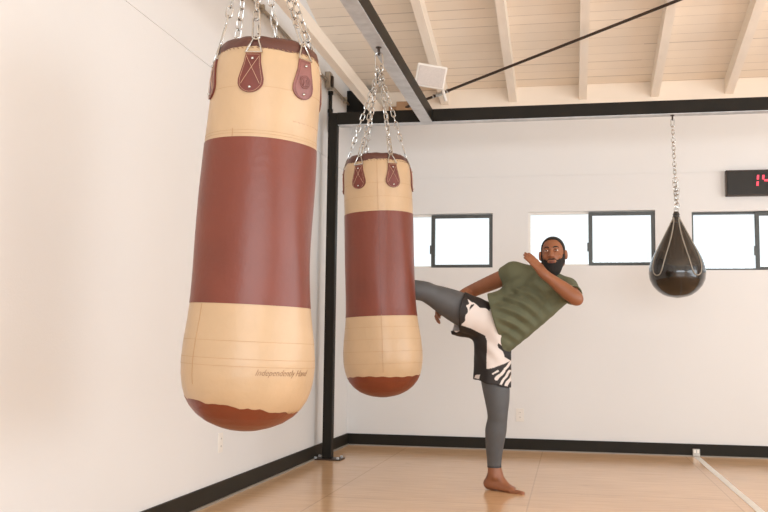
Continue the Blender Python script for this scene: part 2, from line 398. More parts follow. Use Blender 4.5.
# ------------------------------------------------------------------ heavy bags
def heavy_bag(root, Htot, prof, ztop_red, zbot_red, cap_z, tab_angles, rim_r, pink, vseams, hang, creases, seed, bend=0, zs_=1):
    """local z: 0 at the bag's top rim, going negative; prof = [(z, r)]"""
    rnd = random.Random(seed)
    zs = [p[0] for p in prof][::-1]; rs = [p[1] for p in prof][::-1]
    def R(z): return float(np.interp(z, zs, rs))
    NA = 96
    lump = [(rnd.uniform(0, 6.28), rnd.randint(2, 5), rnd.uniform(.0008, .002), rnd.uniform(3, 9)) for _ in range(6)]
    def rad(z, a): return R(z) + sum(A*math.sin(n*a+ph+fz*z) for ph, n, A, fz in lump)*min(1, R(z)/.1)
    def surf(z, a, off=0): r = rad(z, a)+off; return (r*math.cos(a) - bend*min(1, max(0, -z/.3))**1.3, r*math.sin(a), z)
    def band(name, zt, zb, nrow, m, off=0, close=None):
        mb = MB(); vs = []; fs = []
        for i in range(nrow+1):
            for k in range(NA):
                a = 2*PI*k/NA; t = i/nrow; z = zt(a)*(1-t) + zb(a)*t
                vs.append(surf(z, a, off))
        for i in range(nrow):
            for k in range(NA): fs.append((i*NA+k, (i+1)*NA+k, (i+1)*NA+(k+1)%NA, i*NA+(k+1)%NA))
        # folded back edges so the leather has thickness
        base = len(vs)
        for i in (0, nrow):
            for k in range(NA):
                p = vs[i*NA+k]; f = max(.0, 1-.006/max(.02, math.hypot(p[0],p[1]))); vs.append((p[0]*f, p[1]*f, p[2]))
        for k in range(NA):
            k2 = (k+1) % NA
            fs.append((k, k2, base+k2, base+k)); fs.append((nrow*NA+k2, nrow*NA+k, base+NA+k, base+NA+k2))
        if close == 'bottom': fs.append(tuple(nrow*NA+k for k in range(NA)))
        mb.add(vs, fs); return mb.build(name, m, root, smooth=True)
    zend = prof[-1][0]
    up_ = band('upper_panel', lambda a: -.002 + .004*math.sin(9*a) + .003*math.sin(14*a+1), lambda a: ztop_red, 16, MT['cream'])
    mid = band('middle_panel', lambda a: ztop_red, lambda a: zbot_red, 22, MT['red'], .0015)
    low = band('lower_panel', lambda a: zbot_red, cap_z, 26, MT['cream'])
    cp = band('bottom_cap', cap_z, lambda a: zend+.0005, 20, MT['cap'], .001, close='bottom')
    # collar: dark lining that stands above the rim and gathers inward
    mb = MB(); vs = []; fs = []
    rows = [(rim_r-.004, -.03), (rim_r-.002, .0), (rim_r-.010, .022), (rim_r-.022, .034), (rim_r-.035, .036), (rim_r-.05, .02), (rim_r-.05, -.02)]
    for r, z in rows:
        for k in range(NA):
            a = 2*PI*k/NA; rr = r + .0012*math.sin(13*a); vs.append((rr*math.cos(a), rr*math.sin(a), z + .0015*math.sin(7*a)+.001*math.sin(17*a)))
    for i in range(len(rows)-1):
        for k in range(NA): fs.append((i*NA+k, (i+1)*NA+k, (i+1)*NA+(k+1)%NA, i*NA+(k+1)%NA))
    fs.append(tuple((len(rows)-1)*NA+k for k in range(NA)))
    mb.add(vs, fs); mb.build('collar', MT['collar'], root, smooth=True)
    # rim stitching: short slanted stitches
    mb = MB()
    for k in range(64):
        a = 2*PI*k/64; mb.tube([surf(-.012, a, .001), surf(-.016, a+.045, .001)], .0016, 5)
    mb.build('rim_stitching', MT['ink'], up_)
    # horizontal seams and stitched creases
    def ring(z, off=.0004, r=.0012):
        return [surf(z(2*PI*k/NA) if callable(z) else z, 2*PI*k/NA, off) for k in range(NA)]
    for par, m, lst in ((up_, MT['crease'], creases[0]), (mid, MT['darkseam'], creases[1]), (low, MT['crease'], creases[2])):
        mb = MB()
        for z in lst: mb.tube(ring(z, off=-.0001), .0009, 5, closed=True)
        if lst: mb.build('seam', m, par, smooth=True)
    for a, spans in vseams:
        for z0, z1, par, m in spans:
            p = {'u': up_, 'm': mid, 'l': low}[par]; mb = MB()
            mb.tube([surf(z0+(z1-z0)*i/14, a, .0006) for i in range(15)], .0013, 5); mb.build('vertical_seam', MT[m], p)
    # tabs with rings and chains
    hang = Vector(hang)
    bunch = hang + Vector((0,0,-.17))
    for i, a in enumerate(tab_angles):
        L = .125; zt = -.035
        # teardrop outline wrapped to the bag
        out = []
        N = 28
        for k in range(N):
            t = 2*PI*k/N; zz = -math.cos(t)
            wd = (.021 + .0185*((1-zz)/2)**.8) * math.sin(t)
            if zz > .93: wd *= 1.0
            out.append((wd, (zz*.5-.5)*L))
        m_ = MT['tabpink'] if pink == i else MT['tab']
        def tp(u, v, off): aa = a + u/rim_r; return surf(zt+v, aa, off)
        out = []
        topw, botw = .021, .034
        TS = 1.24; topw *= TS; prof_t = [(topw*.92, 0), (topw, -.014), (topw+.002, -.036), (.035, -.066), (.042, -.096)]
        out += [(w, v) for w, v in prof_t]
        for k in range(1, 12):
            t = PI*k/12; out.append((.0428*math.cos(t), -.102-.043*math.sin(t)))
        out += [(-w, v) for w, v in prof_t[::-1]]
        mb = MB(); n = len(out)
        vs = [tp(u, v, .0065) for u, v in out] + [tp(u, v, .0005) for u, v in out] + [tp(0, v, .0075) for v in (-.024, -.06, -.096, -.12)]
        c0 = 2*n; spine = [(-.024, c0), (-.06, c0+1), (-.096, c0+2), (-.12, c0+3)]
        fs = [(k, (k+1) % n, n+(k+1) % n, n+k) for k in range(n)]
        def near(v): return min(spine, key=lambda s_: abs(s_[0]-v))[1]
        for k in range(n):
            k2 = (k+1) % n
            A, B = near(out[k][1]), near(out[k2][1])
            if A == B: fs.append((k, k2, A))
            else: fs.append((k, k2, B, A))
        mb.add(vs, fs); tabo = mb.build('leather_tab', m_, root, smooth=True)
        if pink == i: plabel(tabo, 'paler pinkish tab embossed with a round emblem')
        # stitching outline and X
        mb = MB()
        ins = [(u*.84, -.008+(v*.93 if v < -.01 else v)) for u, v in out]
        mb.tube([tp(u, v, .0088) for u, v in ins], .0006, 4, closed=True)
        if pink != i:
            xa, xb = [(-.020,-.016), (.030,-.114)], [(.020,-.016), (-.030,-.114)]
            for (u0,v0), (u1,v1) in (xa, xb):
                mb.tube([tp(u0+(u1-u0)*q/6, v0+(v1-v0)*q/6, .0088) for q in range(7)], .0008, 4)
        else:
            for rr_ in (.0165, .012):
                mb.tube([tp(rr_*1.25*math.cos(2*PI*q/20), -.082+rr_*1.4*math.sin(2*PI*q/20), .0092) for q in range(20)], .0009, 4, closed=True)
            mb.tube([tp(-.006, -.071, .0092), tp(-.006, -.094, .0092), tp(.005, -.073, .0092), tp(.005, -.094, .0092)], .0009, 4)
        mb.build('stitching', MT['thread'] if pink != i else MT['tab'], tabo)
        for vv in (-.024, -.127):
            mb = MB(); c = Vector(tp(0, vv, .0085)); nrm = Vector((math.cos(a), math.sin(a), 0))
            mb.sphere(c, .0058, 10); mb.build('rivet', MT['chrome'], tabo, smooth=True)
        # D ring: triangular wire loop
        e = Vector((-math.sin(a), math.cos(a), 0)); nr = Vector((math.cos(a), math.sin(a), 0))
        b0 = nr*(rad(-.03, a)+.006)
        tip = nr*(rim_r-.004) + Vector((0,0,.022))
        pl_, pr_ = b0 - e*.029 + Vector((0,0,-.034)), b0 + e*.029 + Vector((0,0,-.034))
        mb = MB(); mb.tube([pl_, pl_*.6+tip*.4 - e*.004, tip - e*.007, tip + Vector((0,0,.006)), tip + e*.007, pr_*.6+tip*.4 + e*.004, pr_], .0034, 7)
        mb.tube([pl_ - e*.002, pr_ + e*.002], .0034, 7)
        mb.build('d_ring', MT['chrome'], tabo, smooth=True)
        # snap hook then chain up to the bunch
        d = (bunch - tip).normalized(); hk0 = tip + Vector((0,0,-.002)); hk1 = hk0 + d*.088
        mb = MB(); mb.tube(link_path((hk0+hk1)/2, d, e, .096, .026, 6), .0034, 7, closed=True)
        mb.tube([hk0+d*.02+e*.009, hk0+d*.06+e*.004], .0045, 6)
        mb.build('snap_hook', MT['chrome'], root, smooth=True)
        mb = MB(); top_ = bunch + e*.008 + nr*.012
        chain(mb, hk1-d*.006, top_, twist=a, sag=.0)
        mb.build('chain', MT['chrome'], root, smooth=True)
    # gathering of links and the long hook under the eye bolt
    mb = MB()
    for k in range(9):
        a = k*2.4; c = bunch + Vector((.012*math.cos(a), .012*math.sin(a), -.045+.012*k*.8))
        d = Vector((.3*math.cos(a*1.7), .3*math.sin(a*1.7), 1)).normalized(); sd = d.cross(Vector((math.cos(a*2.1), math.sin(a*2.1), 0))).normalized()
        mb.tube(link_path(c, d, sd, .05, .024), .0036, 6, closed=True)
    mb.build('gathered_links', MT['chrome'], root, smooth=True)
    mb = MB(); d = Vector((0,0,1))
    mb.tube(link_path(bunch+Vector((0,0,.075)), d, Vector((1,0,0)), .125, .045, 8), .0042, 7, closed=True)
    mb.build('top_hook', MT['chrome'], root, smooth=True)
    mb = MB()
    mb.tube(link_path(hang+Vector((0,0,-.021)), d, Vector((0,1,0)), .055, .035, 8), .0052, 7, closed=True)
    mb.tube([hang+Vector((0,0,-.004)), hang+Vector((0,0,.002))], .018, 12)
    mb.build('eye_bolt', MT['darkmetal'], root, smooth=True)
    return surf

def bag_root(name, label, x, Y, zrim, lean):
    return thing(name, label, 'punching bag', (x, Y, zrim), (0, lean, 0))
def local_hang(root, Y): return root.matrix_world.inverted() @ Vector((-1.14, Y, 2.738))
PROF = [(0,.180), (-.008,.188), (-.03,.197), (-.06,.202), (-.12,.205), (-.3,.206), (-.5,.2085), (-.65,.211), (-.8,.212), (-.9,.215), (-.98,.223), (-1.06,.233),
        (-1.12,.2375), (-1.17,.236), (-1.215,.229), (-1.25,.218), (-1.28,.201), (-1.31,.174), (-1.335,.138), (-1.353,.095), (-1.364,.05), (-1.367,.015)]
R1 = math.radians
b1 = bag_root('heavy_bag', 'large cream and oxblood leather punching bag hanging nearest, in the left foreground', -1.096, 3.27, 1.975, .036)
def cap1(a):
    f = a - R1(-71)
    f = math.atan2(math.sin(f), math.cos(f))
    return -1.272 - .022*math.sin(f*1.0) + .0035*max(0, math.sin(31*a))**3*(.5+.5*math.sin(5*a+1)) + .003*math.sin(11*a) - .0015*math.sin(23*a+1)
c1 = R1(-71)
surf1 = heavy_bag(b1, 1.367, [(z, r*(.982 if z > -.5 else 1)) for z, r in PROF], -.335, -.918, cap1, [c1+R1(v) for v in (-75,-15,41,103,165,226)], .188, 2,
    [(c1+R1(-29), [(-.305,-.334,'u','crease')]), (c1+R1(-50), [(-.92,-1.05,'l','crease'), (-1.05,-1.2,'l','crease')])],
    local_hang(b1, 3.27), [[-.155, -.312, -.322], [-.892, -.900], [-1.045, -1.105, -1.13]], 3, bend=.012)
b2 = bag_root('heavy_bag', 'cream and oxblood leather punching bag being kicked, hanging left of the man', -1.142, 5.5, 2.015, -.044)
c2 = R1(-78.7)
cap2 = lambda a: -1.274 + .004*math.sin(3*a+1) + .0022*math.sin(17*a)
PROF2 = [(z if z > -.95 else -.95+(z+.95)*1.075, r*.985) for z, r in PROF]
surf2 = heavy_bag(b2, 1.367, PROF2, -.316, -.926, cap2, [c2+R1(v) for v in (-93,-33,27,87,147,207)], .186, -1,
    [(c2+R1(0), [(-.012,-.31,'u','crease'), (-.32,-.92,'m','darkseam'), (-.92,-1.25,'l','crease')])],
    local_hang(b2, 5.5), [[-.15, -.23], [-.885], [-.99, -1.06, -1.13, -1.2]], 8)
for b in (b1, b2): b['group'] = 'cream and oxblood heavy bags'

def wrap_text(txt, size, shear, a0, z0, surf, name, m, parent, tilt=0, off=.0012, sx=1):
    cu = bpy.data.curves.new('t', 'FONT'); cu.body = txt; cu.size = size; cu.shear = shear; cu.extrude = .0003; cu.offset = -.0004 if 'nde' in txt else 0; cu.resolution_u = 2
    t = bpy.data.objects.new('t', cu); COL.objects.link(t)
    dg = bpy.context.evaluated_depsgraph_get(); me = bpy.data.meshes.new_from_object(t.evaluated_get(dg))
    bpy.data.objects.remove(t); me.name = name
    bm = bmesh.new(); bm.from_mesh(me); bmesh.ops.triangulate(bm, faces=bm.faces)
    bmesh.ops.subdivide_edges(bm, edges=[e for e in bm.edges if e.calc_length() > .01], cuts=2)
    for v in bm.verts:
        r = .2; a = a0 + v.co.x*sx/.225; z = z0 + v.co.y + tilt*v.co.x; o = off + v.co.z
        v.co = surf(z, a, o)
    bm.to_mesh(me); bm.free(); me.materials.clear(); me.materials.append(m)
    o = bpy.data.objects.new(name, me); COL.objects.link(o); o.parent = parent
    return o
low1 = [c for c in b1.children if c.name.startswith('lower_panel')][0]
up1 = [c for c in b1.children if c.name.startswith('upper_panel')][0]
wrap_text('Independently Hand', .031, .45, c1+R1(7), -1.158, surf1, 'signature', MT['ink'], low1, sx=.84)
mb = MB(); aa = c1+R1(33)
for k, w in enumerate((.016,.012,.02,.014,.01,.018,.013,.016)):   # worn, illegible stamp
    z = -.262; mb.tube([surf1(z, aa, -.0022), surf1(z-.001, aa+w*.5/.2, -.0022), surf1(z, aa+w/.2, -.0022)], .0030, 6); aa += (w+.006)/.2
mb.build('worn_stamp', MT['fade'], up1)

# ------------------------------------------------------------------ teardrop bag
TY = 7.512
tb = thing('teardrop_bag', 'glossy black teardrop-shaped water punching bag hanging by a chain in front of the windows', 'punching bag', (.808, TY, 1.312))
tp_ = [(0,.012),(.006,.07),(.022,.116),(.05,.163),(.09,.205),(.14,.232),(.19,.240),(.235,.235),(.29,.217),(.35,.186),(.41,.150),(.47,.113),(.52,.083),(.565,.057),(.6,.038),(.63,.028),(.655,.026),(.668,.018)]
def tr(z): return .885*float(np.interp(z, [p[0] for p in tp_], [p[1] for p in tp_]))
front = math.atan2(-TY, -.808)
def ts(z, a, off=0): r = tr(z)+off; return (r*math.cos(a), r*math.sin(a), z)
mb = MB(); NA = 64; vs = []; fs = []; NZ = 56
for i in range(NZ+1):
    z = .668*(i/NZ)
    for k in range(NA): vs.append(ts(z, 2*PI*k/NA, .0015*math.sin(4*2*PI*k/NA)*min(1, z*4)))
for i in range(NZ):
    for k in range(NA): fs.append((i*NA+k, i*NA+(k+1)%NA, (i+1)*NA+(k+1)%NA, (i+1)*NA+k))
fs += [tuple(range(NA-1,-1,-1)), tuple(NZ*NA+k for k in range(NA))]
mb.add(vs, fs); shell = mb.build('shell', MT['bagblack'], tb, smooth=True)
for c in (-43, 43, 135, -135):
    # leather loop panel that narrows to the neck: piping outline
    pts = []
    for q in range(48):
        th = 2*PI*q/48; v = (1-math.cos(th))/2
        z = .165 + .455*v**1.25; hw = .066*math.sin(th)*(1-v)**.35
        r = max(tr(z), .03); pts.append(ts(z, front+R1(c)+hw/r, .002))
    mb = MB(); mb.tube(pts, .0052, 6, closed=True); mb.build('piping', MT['piping'], shell, smooth=True)
# neck wrap and eyelet
mb = MB()
for z in (.575,.60,.625,.645): mb.tube([ts(z, 2*PI*k/24, .001) for k in range(24)], .0035, 6, closed=True)
mb.build('neck_binding', MT['bagblack'], tb, smooth=True)
mb = MB(); mb.tube(link_path(Vector((0,0,.675)), Vector((0,0,1)), Vector((1,0,0)), .055, .03), .004, 7, closed=True); mb.build('ring', MT['chrome'], tb, smooth=True)
# hardware up to the beam
ztop = BZ0-.006-1.312
mb = MB(); chain(mb, (0,0,.69), (-.012,0,.93), L=.042, w=.026, r=.0035, twist=.6)
chain(mb, (.012,0,.70), (.006,0,.93), L=.042, w=.026, r=.0035, twist=1.6)
chain(mb, (-.004,0,.93), (-.016,0,ztop-.085), L=.04, w=.026, r=.0036, twist=.3)
mb.build('chain', MT['chrome'], tb, smooth=True)
mb = MB(); mb.tube(link_path(Vector((.008,0,.80)), Vector((.1,0,1)).normalized(), Vector((1,0,0)), .09, .03), .0042, 7, closed=True); mb.build('snap_hook', MT['chrome'], tb, smooth=True)
mb = MB(); mb.tube(link_path(Vector((-.016,0,ztop-.06)), Vector((0,0,1)), Vector((1,0,0)), .065, .024), .004, 7, closed=True); mb.build('snap_hook', MT['chrome'], tb, smooth=True)
mb = MB(); mb.tube(link_path(Vector((-.016,0,ztop-.016)), Vector((0,0,1)), Vector((0,1,0)), .042, .03), .005, 7, closed=True); mb.tube([(-.016,0,ztop-.004), (-.016,0,ztop)], .016, 10); mb.build('eye_bolt', MT['darkmetal'], tb, smooth=True)

# ------------------------------------------------------------------ things on the walls and overhead
def local_thing(mb, *a, **k): return mb.build(*a, **k)
# outlets
def outlet(pos, wall, label):
    o = thing('wall_outlet', label, 'outlet', pos, (0,0, PI/2 if wall == 'left' else 0), 'white wall outlets')
    mb = MB(); mb.box((-.036,-.006,-.058), (.036,0,.058)); pl = mb.build('cover_plate', MT['white'], o, bevel=.003)
    for z in (-.022,.022):
        mb = MB(); mb.box((-.016,-.0085,z-.014), (.016,-.0055,z+.014)); so = mb.build('socket', MT['white'], pl, bevel=.002)
        mb = MB()
        for x in (-.006,.006): mb.box((x-.001,-.0090,z-.002), (x+.001,-.0083,z+.007))
        mb.build('slot', MT['dark'], so)
    return o
outlet((XL, 5.38, .335), 'left', 'white wall outlet low on the left wall below the nearest punching bag')
outlet((-.45, YB, .315), 'back', 'white wall outlet low on the back wall right of the standing leg')
# cord cover clip on the baseboard where the floor tape starts
cl = thing('cable_clip', 'small clear plastic clip stuck on the black baseboard where the floor tape starts', 'clip', (1.06, YB-.014, .002))
mb = MB(); mb.box((-.03,-.022,0), (.03,0,.065)); mb.build('body', MT['clear'], cl, bevel=.004)
mb = MB(); mb.box((-.022,-.026,.03), (-.004,-.021,.058)); mb.box((.006,-.026,.03), (.022,-.021,.058)); mb.build('tab', MT['white'], cl, bevel=.002)
mb = MB(); pts = []
NT = 30; y0, y1 = YB-.05, 4.2
for i in range(NT):
    y = y0+(y1-y0)*i/(NT-1); w = .024+.0004*math.sin(i*1.7)
    pts.append((y, w, .001*math.sin(i*.9)))
vs = []; 
for y, w, dx in pts: vs += [(dx-w, y-y0, .0), (dx+w, y-y0, .0), (dx-w, y-y0, .0016), (dx+w, y-y0, .0016)]
fs = []
for i in range(NT-1):
    a, b = 4*i, 4*i+4
    fs += [(a+2,a+3,b+3,b+2), (a,b,b+1,a+1), (a,a+2,b+2,b), (a+1,b+1,b+3,a+3)]
fs += [(0,1,3,2), (4*NT-4,4*NT-2,4*NT-1,4*NT-3)]
mb.add(vs, fs); o = mb.build('floor_tape', MT['tape']); o.location = (1.062, y0, .0005); tag(o, 'strip of white tape running along the floor away from the back wall', 'tape')
# timer
tm = thing('wall_timer', 'black wall-mounted gym timer with red digits above the windows', 'timer', (1.62, YB, 2.378))
mb = MB(); mb.box((-.262,-.05,-.108), (.262,0,.108)); cs = mb.build('case', MT['timerc'], tm, bevel=.004)
mb = MB()
for lo, hi in (((-.268,-.056,.104),(.268,0,.114)), ((-.268,-.056,-.113),(.268,0,-.104)), ((-.270,-.056,-.113),(-.262,0,.114)), ((.262,-.056,-.113),(.270,0,.114))): mb.box(lo, hi)
plabel(mb.build('rim', MT['darkmetal'], tm), 'thin dark metal rim')
SEG = {'1':'bc', '4':'bcfg', '0':'abcdef', '2':'abdeg', 'F':'aefg'}
def digit(ch, cx, w, h, zc):
    segs = {'a':((-w/2,h/2),(w/2,h/2)), 'b':((w/2,h/2),(w/2,0)), 'c':((w/2,0),(w/2,-h/2)), 'd':((-w/2,-h/2),(w/2,-h/2)), 'e':((-w/2,0),(-w/2,-h/2)), 'f':((-w/2,h/2),(-w/2,0)), 'g':((-w/2,0),(w/2,0))}
    on, off = MB(), MB()
    for k, ((x0,z0),(x1,z1)) in segs.items():
        m = on if k in SEG[ch] else off; t = .009
        def sh(z): return cx + .08*z
        d = np.array([x1-x0, z1-z0]); d = d/np.hypot(*d)*.008
        xa, za, xb, zb = x0+d[0], z0+d[1], x1-d[0], z1-d[1]
        nx, nz = -d[1]/.008*t, d[0]/.008*t
        q = [(xa+nx,za+nz),(xb+nx,zb+nz),(xb-nx,zb-nz),(xa-nx,za-nz)]
        y = -.0505
        m.add([(cx+x+.08*z, y, z+zc) for x, z in q]+[(cx+x+.08*z, y-.0012, z+zc) for x, z in q], [(0,1,2,3),(7,6,5,4),(0,4,5,1),(1,5,6,2),(2,6,7,3),(3,7,4,0)])
    o = on.build('digit', MT['led'], cs)
    
for ch, cx in (('1', -.036), ('4', .068), ('0', .18)): digit(ch, cx, .06, .112, .02)
# conduit on the left wall with its box, and the black pipe dropping behind the post
cn = thing('electrical_conduit', 'thin metal conduit running along the top of the left wall', 'conduit', (XL+.002, 4.0, 3.17))
mb = MB(); mb.tube([(.014, -1.5, .008), (.014, 2.0, .01), (.014, 4.45, .0)], .011, 8); mb.build('pipe', MT['conduit'], cn, smooth=True)
for y in (0.6, 1.9, 2.9, 4.3):
    mb = MB(); mb.box((0, y-.012, -.02), (.03, y+.012, .035)); mb.build('strap', MT['conduit'], cn)
mb = MB(); mb.box((0,3.62,-.06), (.045,3.71,.08)); jb = mb.build('junction_box', MT['conduit'], cn, bevel=.004)
mb = MB(); mb.box((.045,3.65,-.045), (.062,3.69,.05)); plabel(mb.build('clamp', MT['darkmetal'], jb, bevel=.003), 'dark clamp on the box')
vp_ = thing('black_pipe', 'short black vertical pipe on the left wall just above the steel post', 'pipe', (XL+.0, 7.75, 2.75))
mb = MB(); mb.tube([(.02,0,0), (.02,0,.36)], .016, 8); mb.build('pipe', MT['black'], vp_, smooth=True)
for z in (.17,.33):
    mb = MB(); mb.tube([(.02,0,z), (.02,0,z+.03)], .024, 8); mb.build('coupling', MT['black'], vp_, smooth=True)
# diagonal tie rod
def ceil_hit(px, py, drop=0):
    d = fw + (px-384)/F*rt - (py-256)/F*up
    t = (3.18+.2*YB-drop-CAM[2])/(d[2]+.2*d[1]); return CAM+d*t
ra, rb = P(394, 112, 8.52), ceil_hit(684, -2, .03)
rb2 = ra + (rb-ra)*1.12
tr_ = thing('tie_rod', 'long dark iron tie rod running diagonally under the ceiling', 'rod', tuple(ra))
L_ = Vector(rb2-ra)
mb = MB(); mb.tube([(0,0,0), L_], .0125, 8); mb.build('rod', MT['darkmetal'], tr_, smooth=True)
tbp = Vector(P(441.5, 96, 8.2)); k = (tbp-Vector(ra)).dot(L_)/L_.length_squared
mb = MB(); mb.tube([L_*(k-.018), L_*(k+.012)], .02, 8); mb.tube([L_*(k-.03), L_*(k-.026)], .02, 8); mb.tube([L_*(k+.02), L_*(k+.024)], .02, 8); mb.build('turnbuckle', MT['chrome'], tr_)
mb = MB(); mb.box((-.05,-.01,-.05), (.03,.125,.05)); mb.build('anchor_plate', MT['brown'], tr_)
e = Vector(rb2-ra)
mb = MB(); zc_ = ROOF(rb2[1]) - ra[2]
mb.box((e.x-.03, e.y-.03, e.z-.02), (e.x+.03, e.y+.03, zc_+.12)); mb.build('anchor_plate', MT['darkmetal'], tr_)
# speaker
sc = Vector(P(431, 76.5, 7.15))
look = (Vector((0.3, -1.0, -.42))).normalized()
zax = Vector((0.12, 0, 1)); zax = (zax - look*zax.dot(look)).normalized(); xax = zax.cross(-look).normalized() * -1
xax = (-look).cross(zax).normalized() * -1
xax = look.cross(zax).normalized()
Mr = Matrix((xax, -look, zax)).transposed()
if Mr.determinant() < 0: Mr = Matrix((-xax, -look, zax)).transposed()
sp = bpy.data.objects.new('speaker', None); COL.objects.link(sp); sp.location = sc; sp.rotation_euler = Mr.to_euler()
tag(sp, 'white box loudspeaker mounted under the ceiling behind the steel cross beam', 'speaker')
sp.matrix_world = Matrix.LocRotScale(sc, Mr.to_euler(), None)
mb = MB(); W, H_, D_ = .122, .092, .16
mb.add([(-W,0,-H_),(W,0,-H_),(W,0,H_),(-W,0,H_),(-W*.72,D_,-H_*.72),(W*.72,D_,-H_*.72),(W*.72,D_,H_*.72),(-W*.72,D_,H_*.72)], [(0,1,2,3),(5,4,7,6),(0,4,5,1),(1,5,6,2),(2,6,7,3),(3,7,4,0)])
cab = mb.build('cabinet', MT['white'], sp, bevel=.012)
mb = MB(); mb.box((-W*.86,-.006,-H_*.82), (W*.86,.002,H_*.82)); mb.build('grille', MT['grille'], sp, bevel=.003)
mb = MB()
inv = sp.matrix_world.inverted()
top = Vector(ceil_hit(428, 79, .004))
pts = [inv @ Vector(p) for p in (top, sc*.4+top*.6, sc+Vector((0,.08,0)))]
mb.tube(pts, .014, 8); mb.build('mounting_arm', MT['white'], sp)
mb = MB(); mb.tube([inv @ Vector(P(443, 90, 7.3)), inv @ Vector(P(446, 101, 7.34))], .012, 8); mb.tube([inv @ Vector(P(445, 96, 7.32)), inv @ Vector(P(440, 86, 7.3)), inv@(sc+Vector((0,.12,0)))], .008, 8); mb.build('bracket', MT['white'], sp)

